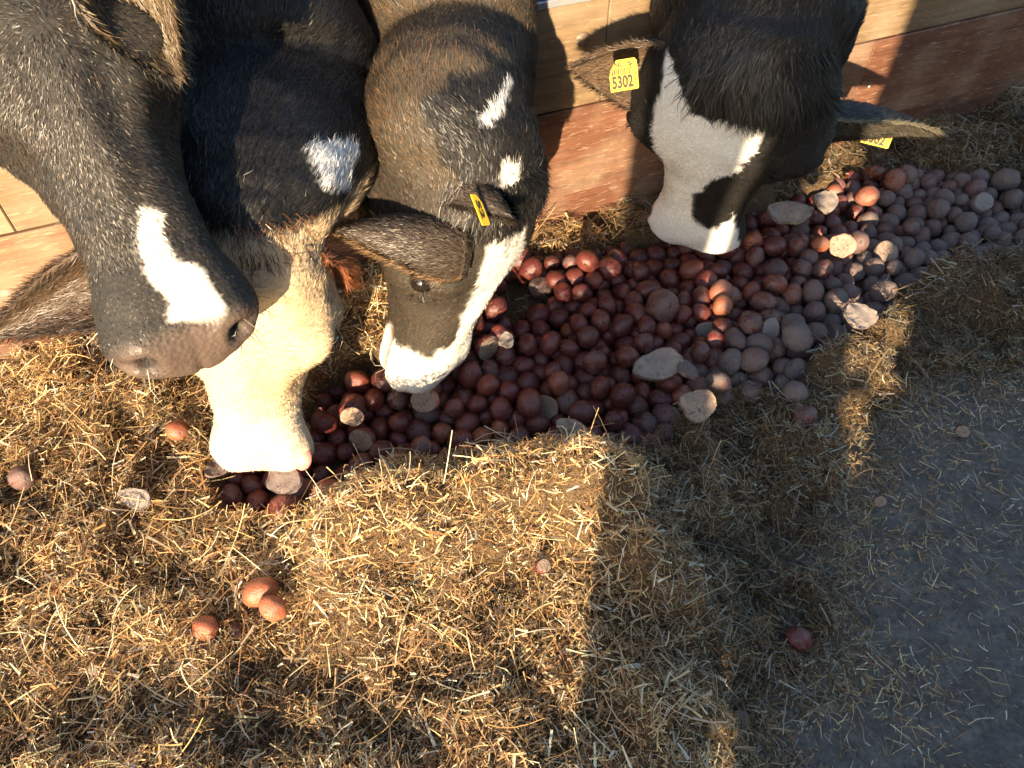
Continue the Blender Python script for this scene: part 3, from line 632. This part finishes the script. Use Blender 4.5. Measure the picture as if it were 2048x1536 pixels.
    a_ = m2.attributes.new('wet', 'FLOAT', 'POINT'); a_.data.foreach_set('value', bare.astype(np.float32))
    root = empty('cow', tuple(np.r_[end[:2], 0])); tag(root, label, 'cow', 'cows feeding over the wall')
    m2.materials.clear(); body = link('body', m2, M_SKIN, root)
    # ---- coat hair
    m2.calc_loop_triangles(); T = np.zeros(len(m2.loop_triangles) * 3, np.int32); m2.loop_triangles.foreach_get('vertices', T); T = T.reshape(-1, 3)
    tcn = co[T].mean(1); Lt = toL(tcn); uvt, _ = proj(tcn); fr = ((uvt[:, 0] > -250) & (uvt[:, 0] < 2300) & (uvt[:, 1] > -380)) & (((tcn[:, :2] - P0[:2]) @ Wn[:2]) < .35)
    face = np.einsum('ij,ij->i', nr[T[:, 0]], nz_rows(CAM - tcn)); wt = fr * np.where(face > -.25, 1, .3) * (1 - bare[T].mean(1)) * np.where(Lt[:, 0] > .0, 1.15, 1) * (1 - .85 * (ml * sstep(Lc[:, 0], .38, .42))[T].mean(1))
    P, Nn, k = sample(co, T, nr, dens, wt + 1e-9); L_ = toL(P); c_, _ = coat(P, L_)
    wh = np.array([.15, 0, .03]); v1 = L_ - wh; v1 = v1 / (np.linalg.norm(v1, axis=1)[:, None] + 1e-6)         # away from the forehead whorl
    dl = v1 * .8 + np.where(L_[:, :1] < .1, [-.9, 0, -.25], [.25, 0, -.1]); Dw = dl @ H + np.where((L_[:, 0] < -.05)[:, None], np.array([0, 0, -.6]), 0)
    sw = .7 * np.c_[vnoise(P, 11), vnoise(P + 5, 11), vnoise(P + 9, 11)]
    ln = hair[0] * R.uniform(.6, 1.3, dens) * (1 + .5 * (L_[:, 0] < -.02)) * np.where(L_[:, 0] > .40, .6, 1) * (1 + .5 * sstep(-L_[:, 2], .17, .21) * (L_[:, 0] > -.05))
    c_ = c_ * np.where(c_.mean(1)[:, None] > .3, R.uniform(.88, 1.12, (dens, 1)), R.uniform(.75, 1.25, (dens, 1))); brn = (c_.mean(1) < .08) & (R.random(dens) < .3); c_[brn] = c_[brn] * np.array([2.2, 1.6, 1.2])
    fur('coat_hair', root, P, Nn, Dw + sw, ln, np.full(dens, hair[1]) * R.uniform(.7, 1.3, dens), c_, .38, .22, .22)
    # ---- topknot of long hair
    if topknot:
        cnt, (x0, x1), yw, ll, tcol = topknot[:5]
        w2 = np.exp(-((Lt[:, 1] - (topknot[5] if len(topknot) > 5 else 0)) / yw) ** 2) * (Lt[:, 0] > x0) * (Lt[:, 0] < x1) * (Lt[:, 2] > -.03)
        P, Nn, k = sample(co, T, nr, cnt, w2 + 1e-9); L_ = toL(P); D = np.tile(hx * 1.0, (cnt, 1)) + np.outer(L_[:, 1] * 5, hy) + .5 * np.c_[vnoise(P, 25), vnoise(P + 5, 25), vnoise(P + 9, 25)]
        fur('forelock', root, P, Nn, D, ll * R.uniform(.4, 1.1, cnt), np.full(cnt, .0013), np.tile(tcol, (cnt, 1)) * R.uniform(.6, 1.4, (cnt, 1)), .55, .5, .2)
    # ---- whiskers
    w3 = (Lt[:, 0] > .44) * (np.abs(Lt[:, 1]) > .045) * (Lt[:, 2] < -.05) * 1.
    P, Nn, k = sample(co, T, nr, 90, w3 + 1e-9)
    fur('whiskers', root, P, Nn, Nn + hx * .6, R.uniform(.02, .055, 90), np.full(90, .0008), np.tile([.45, .4, .33], (90, 1)), 1.4, .3, .5)
    # ---- eyes
    for sg in (-1, 1):
        bm = bmesh.new(); bmesh.ops.create_uvsphere(bm, u_segments=20, v_segments=14, radius=.022 * scale); e = bpy.data.meshes.new('eye'); bm.to_mesh(e); bm.free()
        fl = 1 + flare; c = toW([.172, sg * .1005 * fl, -.036]); oe = link('eye', e, M_EYE, root); oe.location = Vector(c) - Vector(root.location); bp = toW([.172, sg * .106 * fl, -.036]); lashes(root, bp, hx, hy * sg, hz, scale)
    return dict(root=root, O=O, H=H, toW=toW, toL=toL, body=body, poll=poll)
def nz_rows(v): return v / (np.linalg.norm(v, axis=1)[:, None] + 1e-9)

def ear(C, rootp, tip, nrm, width, c_out, c_in, cnt=5000, fr_len=.022, fringe=None, cup=.35):
    """leaf shaped cupped ear from root to tip; nrm = direction its hollow faces"""
    rootp, tip = np.array(rootp), np.array(tip); Lg = np.linalg.norm(tip - rootp); d = nz(tip - rootp); n0 = nz(nrm - d * (np.dot(nrm, d))); s = np.cross(n0, d)
    nu, nv = 22, 15; V = []
    def pt(u, v, th):
        wd = width * .5 * (math.sin(math.pi * min(1, .16 + u * .84) ** .85) ** .75 if u < 1 else 0) * 1.0 + width * .02
        a = v * 1.25 * (1 - .45 * u); rr = wd / 1.1
        p = rootp + d * (u * Lg) + s * (math.sin(a) * rr) + n0 * ((1 - math.cos(a)) * rr * (1 + cup * 2)) - n0 * (math.sin(u * math.pi) * .012) + np.array([0, 0, -.02 * u * u])
        return p + n0 * th
    for th in (0, .004):
        for i in range(nu):
            for j in range(nv): V.append(pt(i / (nu - 1), j / (nv - 1) * 2 - 1, th))
    V = np.array(V); K = nu * nv; q = lambda L_, i, j: L_ * K + i * nv + j; Fc = []
    for i in range(nu - 1):
        for j in range(nv - 1):
            Fc.append((q(0, i, j), q(0, i, j + 1), q(0, i + 1, j + 1), q(0, i + 1, j))); Fc.append((q(1, i, j), q(1, i + 1, j), q(1, i + 1, j + 1), q(1, i, j + 1)))
        for j in (0, nv - 1):
            f = (q(0, i, j), q(0, i + 1, j), q(1, i + 1, j), q(1, i, j)); Fc.append(f if j == 0 else f[::-1])
    for i in (0, nu - 1):
        for j in range(nv - 1):
            f = (q(0, i, j), q(1, i, j), q(1, i, j + 1), q(0, i, j + 1)); Fc.append(f if i == 0 else f[::-1])
    cv = np.vstack([np.tile(c_out, (K, 1)), np.tile(c_in, (K, 1))]) * .8
    me = mesh_np('ear', V, np.array(Fc), {'col': ('FLOAT_COLOR', rgba(cv)), 'wet': ('FLOAT', np.zeros(2 * K))}); o = link('ear', me, M_SKIN, C['root'])
    # hair on both faces and along the rim
    nn = np.zeros(len(V) * 3, np.float32); me.vertices.foreach_get('normal', nn); nn = nn.reshape(-1, 3).astype(float)
    T = np.array([(f[0], f[1], f[2]) for f in Fc] + [(f[0], f[2], f[3]) for f in Fc]); inn = (T.min(1) >= K)
    P, Nn, k = sample(V, T, nn, cnt, np.where(inn, .8, 1.) + 1e-9); ci = np.where(inn[k][:, None], c_in, c_out)
    uu = ((P - rootp) @ d / Lg); Dr = np.tile(d, (cnt, 1)) + nn[T[k, 0]] * .1
    fur('ear_hair', o, P, Nn, Dr, R.uniform(.008, .016, cnt) * (1 + .6 * inn[k]), np.full(cnt, .0011), ci * R.uniform(.6, 1.5, (cnt, 1)), .4, .2, .25).location = (0, 0, 0)
    cn = 1400; i = R.random(cn); j = np.where(R.random(cn) < .5, -1., 1.); Pr = np.array([pt(a * .999, b * .98, .002) for a, b in zip(i, j)]); out = np.outer(j, s)
    fr = c_out if fringe is None else fringe
    fur('rim_hair', o, Pr, nz_rows(out + .3 * n0), np.tile(d, (cn, 1)) * 1.2, fr_len * R.uniform(.5, 1.2, cn), np.full(cn, .0010), np.tile(fr, (cn, 1)) * R.uniform(.6, 1.4, (cn, 1)), .5, .35, .3).location = (0, 0, 0)
    return o
def eartag(C, center, xdir, nrm, w, h, lines, rot=0.):
    """yellow ear tag; xdir = reading direction, nrm = outward face"""
    x = nz(xdir); n = nz(nrm - x * np.dot(nrm, x)); y = np.cross(n, x); c = np.array(center)
    if rot: cr_, sr_ = math.cos(rot), math.sin(rot); x, y = x * cr_ + y * sr_, y * cr_ - x * sr_
    out = [(-.5, -.5), (.46, -.5), (.5, -.46), (.5, .40), (.42, .5), (-.22, .5), (-.44, .2), (-.5, 0)]
    k = len(out); V = [c + x * (a * w) + y * (b * h) + n * o_ for o_ in (0, .0015) for a, b in out]
    Fc = [tuple(range(k))[::-1], tuple(range(k, 2 * k))] + [(i, (i + 1) % k, k + (i + 1) % k, k + i) for i in range(k)]
    me = bpy.data.meshes.new('ear_tag'); me.from_pydata([tuple(v) for v in V], [], Fc); o = link('ear_tag', me, M_TAG, C['root'], smooth=False); o['label'] = 'yellow plastic ear tag'
    Mw = Matrix([(*x, 0), (*y, 0), (*n, 0), (0, 0, 0, 1)]).transposed()
    Vs, Fs = [], []
    def addq(a0, b0, a1, b1):
        i = len(Vs); Vs.extend([c + x * (a * w) + y * (b * h) + n * .0019 for a, b in ((a0, b0), (a1, b0), (a1, b1), (a0, b1))]); Fs.append((i, i + 1, i + 2, i + 3))
    for (txt, a0, b0, size, wd) in lines:
        if txt == '|':
            a = a0
            while a < wd: bwid = random.choice((.035, .05)); addq(a, b0, a + bwid, b0 + size); a += bwid + random.choice((.03, .045))
            continue
        cu = bpy.data.curves.new('t', 'FONT'); cu.body = txt; cu.size = 1; cu.offset = .045; to = bpy.data.objects.new('t', cu); COL.objects.link(to)
        dg = bpy.context.evaluated_depsgraph_get(); tm = bpy.data.meshes.new_from_object(to.evaluated_get(dg)); bpy.data.objects.remove(to)
        P = np.array([v.co[:] for v in tm.vertices]); mn, mx = P.min(0), P.max(0); i = len(Vs)
        for p in P: Vs.append(c + x * (a0 + (p[0] - mn[0]) / (mx[0] - mn[0]) * (wd - a0)) * w + y * (b0 + (p[1] - mn[1]) / (mx[1] - mn[1]) * size) * h + n * .0019)
        Fs += [tuple(i + v for v in f.vertices) for f in tm.polygons]
    me = bpy.data.meshes.new('tag_print'); me.from_pydata([tuple(v) for v in Vs], [], Fs); q = link('tag_print', me, M_INK, o, smooth=False); q.location = (0, 0, 0)
    return o
LINES = [('NL 65-', -.30, .27, .17, .36), ('|', -.42, .02, .2, .2), ('F', .24, .12, .2, .3), ('5302', -.44, -.42, .42, .32), ('8', .36, -.3, .16, .44), ('4', .38, -.06, .1, .45)]

def pxmask(P, poly, soft=10, wob=6):
    wob *= 1.7
    uv, _ = proj(P); uv = uv + np.c_[vnoise(P, 60), vnoise(P + 3, 60)] * wob + np.c_[vnoise(P, 17), vnoise(P + 3, 17)] * wob
    return sstep(sdist(uv, poly), -soft, soft)
def mixm(c, m, col): return c * (1 - m[:, None]) + np.asarray(col) * m[:, None]
def nk(pts): return [(np.array(p[:3]), p[3], p[4]) for p in pts]
ins = Wn                                           # into the barn

# --- right cow, black and white
def coatD(P, L):
    c = np.tile(BLACK, (len(P), 1)); hd = sstep(L[:, 0], -.13, -.10)
    c = mixm(c, pxmask(P, [(1333, 105), (1350, 140), (1362, 190), (1380, 225), (1420, 245), (1480, 255), (1545, 235), (1530, 275), (1500, 315), (1465, 350), (1425, 365), (1395, 385), (1382, 420), (1385, 440), (1430, 462), (1470, 420), (1480, 520), (1280, 540), (1290, 440), (1318, 370), (1322, 330), (1300, 265), (1305, 210), (1325, 160)], 3, 4) * hd, WHITE)
    c = mixm(c, pxmask(P, [(1395, 383), (1420, 365), (1470, 345), (1480, 400), (1462, 440), (1425, 458), (1390, 440), (1383, 410)], 3, 4) * hd, BLACK)
    return c, None
D = cow('black cow with a white face and yellow tags in both ears, right of the others', at(1384, 476, 1.73), at(1505, 80, 1.30), 1.36, 0,
        nk([(*(at(1510, -10, 1.46)), .19, .14), (*(wp(.66, .86, .12)), .17, .20), (*(wp(.62, .95, .5)), .24, .33), (*(wp(.6, .95, 1.1)), .34, .38), (*(wp(.6, .95, 1.7)), .3, .34)]),
        coatD, (4500, (-.07, .03), .045, .055, BLACK, .035), 62000, (np.array([.50, .36, .32]), np.array([.6, .35, .3])), .515, flare=.30)
W_ = D['toW']
TOC = np.array([0, -.64, .77])
ear(D, at(1360, 105, 1.39), at(1146, 108, 1.33), np.array([0, -.85, -.2]), .18, BLACK * 2, np.array([.10, .065, .04]), 8000, fringe=np.array([.12, .08, .05]))
ear(D, at(1590, 195, 1.40), at(1890, 250, 1.53), np.array([0, -.7, -.55]), .13, BLACK * 1.6, np.array([.035, .030, .022]), 9000, fringe=np.array([.11, .095, .06]))
eartag(D, at(1247, 150, 1.24), rt + upv * .16, CAM - at(1247, 150, 1.24), .046, .047, LINES)
eartag(D, at(1757, 268, 1.56), rt * .97 - upv * .24, CAM - at(1757, 270, 1.56), .058, .046, [('5302', -.44, -.44, .42, .3)])

# --- middle cow, black patch on a white rimmed face
def coatC(P, L):
    c = np.tile(np.array([.055, .043, .028]), (len(P), 1)); hd = sstep(L[:, 0], -.12, -.1)
    c = mixm(c, sstep(L[:, 0], -.04, .04) * .6, np.array([.018, .016, .014]))
    c = mixm(c, pxmask(P, [(850, 205), (900, 165), (960, 140), (1100, 120), (1080, 470), (960, 440), (880, 330)], 8, 8), BLACK * .7)  # shade over the poll and forehead painted into the coat as black
    c = mixm(c, pxmask(P, [(1008, 330), (1005, 420), (990, 470), (960, 540), (935, 620), (915, 660), (900, 690), (860, 718), (820, 712), (788, 680), (768, 640), (752, 600), (735, 585), (690, 570), (690, 900), (1000, 900), (1050, 600), (1040, 330)], 4, 5) * hd, WHITE * [1, .95, .88])
    c = mixm(c, sstep(-P[:, 1], -9, -8) * pxmask(P, [(955, 235), (975, 228), (1000, 190), (1020, 160), (1030, 175), (1005, 245), (980, 255), (958, 248)], 4, 5) * .8, WHITE)
    return c, None
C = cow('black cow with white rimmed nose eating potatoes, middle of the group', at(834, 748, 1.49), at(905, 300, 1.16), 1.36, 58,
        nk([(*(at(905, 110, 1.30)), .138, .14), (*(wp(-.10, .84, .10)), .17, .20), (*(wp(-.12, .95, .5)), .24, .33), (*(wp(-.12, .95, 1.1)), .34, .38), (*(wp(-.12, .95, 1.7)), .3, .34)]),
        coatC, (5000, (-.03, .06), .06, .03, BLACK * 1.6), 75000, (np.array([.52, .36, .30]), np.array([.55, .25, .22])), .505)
ear(C, at(945, 462, 1.10), at(676, 436, 1.05), -TOC + np.array([0, -.5, -.9]), .125, np.array([.045, .032, .022]), np.array([.22, .08, .035]), 14000, fringe=np.array([.20, .12, .06]))
ear(C, at(835, 290, 1.12), at(1022, 408, 1.03), -TOC + np.array([-.6, 0, -.4]), .105, np.array([.040, .029, .020]), np.array([.09, .05, .03]), 9000)
eartag(C, at(960, 420, 1.03), rt * .35 - upv * .9, CAM - at(960, 418, 1.13) + rt * 1.6, .044, .017, [('52', -.3, -.3, .5, .3)])

# --- cream faced cow
def coatB(P, L):
    c = np.tile(BLACK * .35, (len(P), 1)); hd = sstep(L[:, 0], -.06, -.035)  # neck black deepened to stand in for the nearest cow's shadow
    c = mixm(c, hd, CREAM); c = mixm(c, hd * sstep(L[:, 0], .30, .36), np.array([.62, .54, .42]))
    c = mixm(c, hd * sstep(vnoise(P, 12), .2, .5) * .35, np.array([.40, .27, .15]))
    c = mixm(c, hd * sstep(-L[:, 2], .165, .185), BLACK * 2)
    c = mixm(c, pxmask(P, [(612, 285), (715, 285), (712, 340), (700, 385), (660, 380), (625, 330)], 6, 6), WHITE * .9)
    return c, None
B = cow('cream faced cow with a black neck chewing potatoes, tongue showing', at(532, 925, 1.345), at(484, 450, 1.03), 1.14, -12,
        nk([(*(at(485, 200, 1.19)), .225, .15), (*(wp(-.50, .84, .08)), .17, .20), (*(wp(-.62, .95, .5)), .24, .33), (*(wp(-.62, .95, 1.1)), .3, .38), (*(wp(-.62, .95, 1.7)), .3, .34)]),
        coatB, (350, (-.08, -.01), .09, .028, np.array([.12, .05, .02])), 80000, (np.array([.62, .42, .34]), np.array([.65, .3, .25])), .497, throat=1.3, flare=.16)
ear(B, at(330, 510, 1.04), at(-25, 648, 1.04), TOC + [-.1, -.2, -.5], .125, BLACK * 2., np.array([.055, .034, .020]), 9000, fringe=np.array([.12, .055, .025]))
ear(B, at(625, 500, 1.03), at(690, 545, 1.10), np.array([-.1, -.7, .4]), .06, np.array([.10, .04, .02]), np.array([.2, .07, .03]), 2500, .03, np.array([.30, .10, .035]))
# tongue curling out at the mouth corner
tV, tQ, tT = chain([(at(585, 915, 1.30), .012, .010), (at(603, 905, 1.285), .015, .010), (at(606, 925, 1.285), .013, .008), (at(590, 942, 1.30), .007, .005)], rt, 6)
me = bpy.data.meshes.new('tongue'); me.from_pydata(tV.tolist(), [], tQ + tT); link('tongue', me, m_plain('tongue_flesh', (.62, .22, .18), .35), B['root'])

# --- nearest cow, black with a narrow blaze
def coatA(P, L):
    c = np.tile(np.array([.022, .020, .0175]), (len(P), 1)); hd = sstep(L[:, 0], -.03, .0)
    c = mixm(c, pxmask(P, [(282, 415), (310, 420), (330, 470), (360, 510), (410, 545), (430, 590), (455, 620), (440, 650), (380, 640), (330, 645), (325, 600), (300, 560), (290, 500), (280, 450)], 4, 6) * hd, WHITE * [1, .95, .87])
    return c, None
A = cow('black cow nearest the camera with a white nose stripe and wet muzzle', at(408, 742, .885), at(10, -110, .80), 1.14, 2,
        nk([(*(at(-100, -330, .90)), .13, .13), (*(wp(-.85, 1.12, -.02)), .19, .22), (*(wp(-1.1, 1.0, .5)), .24, .33), (*(wp(-1.1, .95, 1.1)), .3, .38), (*(wp(-1.1, .95, 1.7)), .3, .34)]),
        coatA, (5000, (-.02, .05), .08, .045, BLACK * 2), 110000, (np.array([.080, .058, .048]), np.array([.60, .30, .26])), .485, hair=(.0085, .0008), voxel=.006)
ear(A, at(210, -60, .74), at(340, 110, .78), np.array([.2, -.6, .4]), .10, BLACK * 3, np.array([.10, .07, .04]), 9000)

# ------------------------------------------------------------------ unseen things added behind the camera to shade the right half
def occl(name, x0, x1, y, z0, z1, label, cat, m=M_TAN):
    o = link(name, box_mesh(name, x1 - x0, .06, z1 - z0, .004), m, smooth=False); o.location = ((x0 + x1) / 2, y, (z0 + z1) / 2); tag(o, label, cat); return o
def bx(x, y, yo): return x - math.tan(math.radians(SUN_AZ)) * (y - yo)
YO = -1.6
tz = math.tan(math.radians(SUN_EL)) / math.cos(math.radians(SUN_AZ))
occl('shade_post', bx(.255, 1.4, YO), bx(.435, 1.4, YO), YO, 0, 3, 'unseen wide post added to shade the right cow, left of the pair', 'post')  # post added out of view for the dark band over the right cow
occl('shade_board', bx(.436, 1.4, YO), bx(.474, 1.4, YO), YO + .003, .45 + tz * (1.3 - YO), 3, 'unseen narrow board added to cut the light slit between two posts', 'board')  # added so the sunlit strip stops at the right cow's face
occl('shade_post', bx(.475, 1.4, YO), bx(.70, 1.4, YO), YO, 0, 3, 'unseen wide post added to shade the right cow, right of the pair', 'post')  # second added post, blocks the sun to the right of the strip
fn = empty('shade_fence', (bx(.6, 1.0, YO), YO - .1, 0)); tag(fn, 'low uneven picket fence added out of view to shape the sun patches', 'fence')  # fence added out of view, its tops set the shade on the ground
fx, k = bx(.19, .7, YO), 0
zl = np.linspace(0, .045 + tz * (1.22 - YO), 46); xl = bx(.13, .7, YO) + np.cumsum(R.normal(0, .016, 46)); xl = xl - np.linspace(0, xl[-1] - xl[0], 46) + R.normal(0, .008, 46)  # ragged edge shaped to fray the added fence's shadow line
xr = fx + .01; V = [(x, y, z) for y in (0, .03) for x, z in list(zip(xl - fn.location[0], zl)) + [(xr - fn.location[0], zl[-1]), (xr - fn.location[0], 0)]]; n_ = 48
me = bpy.data.meshes.new('ragged_shade_board'); me.from_pydata(V, [], [tuple(range(n_)), tuple(range(2 * n_ - 1, n_ - 1, -1))] + [(i, (i + 1) % n_, n_ + (i + 1) % n_, n_ + i) for i in range(n_)])
o = link('ragged_shade_board', me, M_TAN, smooth=False); o.parent = fn
while fx < bx(1.05, 1.7, YO):
    w2 = random.uniform(.06, .09); hh = .045 + tz * (1.25 - YO) + random.uniform(-.06, .02) - (.03 if k < 1 else 0); mx_ = fx + w2 / 2
    hole = (tz * (.42 - YO), tz * (.66 - YO)) if bx(.19, .5, YO) < mx_ < bx(.36, .5, YO) else ((tz * (1.0 - YO), tz * (1.22 - YO)) if bx(.56, 1.05, YO) < mx_ < bx(.72, 1.05, YO) else None)  # gaps left in the added slats to let sun patches through
    spans = [(0, hh)] if hole is None else [(0, hole[0] + random.uniform(-.02, .02)), (hole[1] + random.uniform(-.02, .02), hh)]
    for za, zb in spans:
        o = link('blocker', box_mesh('blocker', w2, .03, zb - za, .004), M_TAN, smooth=False); o.parent = fn; o.location = (fx + w2 / 2 - fn.location[0], 0, (za + zb) / 2)
    fx += w2 + .001; k += 1
occl('shade_wall', bx(.885, 1.75, YO), 6, YO - .2, 0, 3, 'unseen board wall added as a shed behind the photographer', 'baffle')  # unseen wall added to shade the far right of the planks
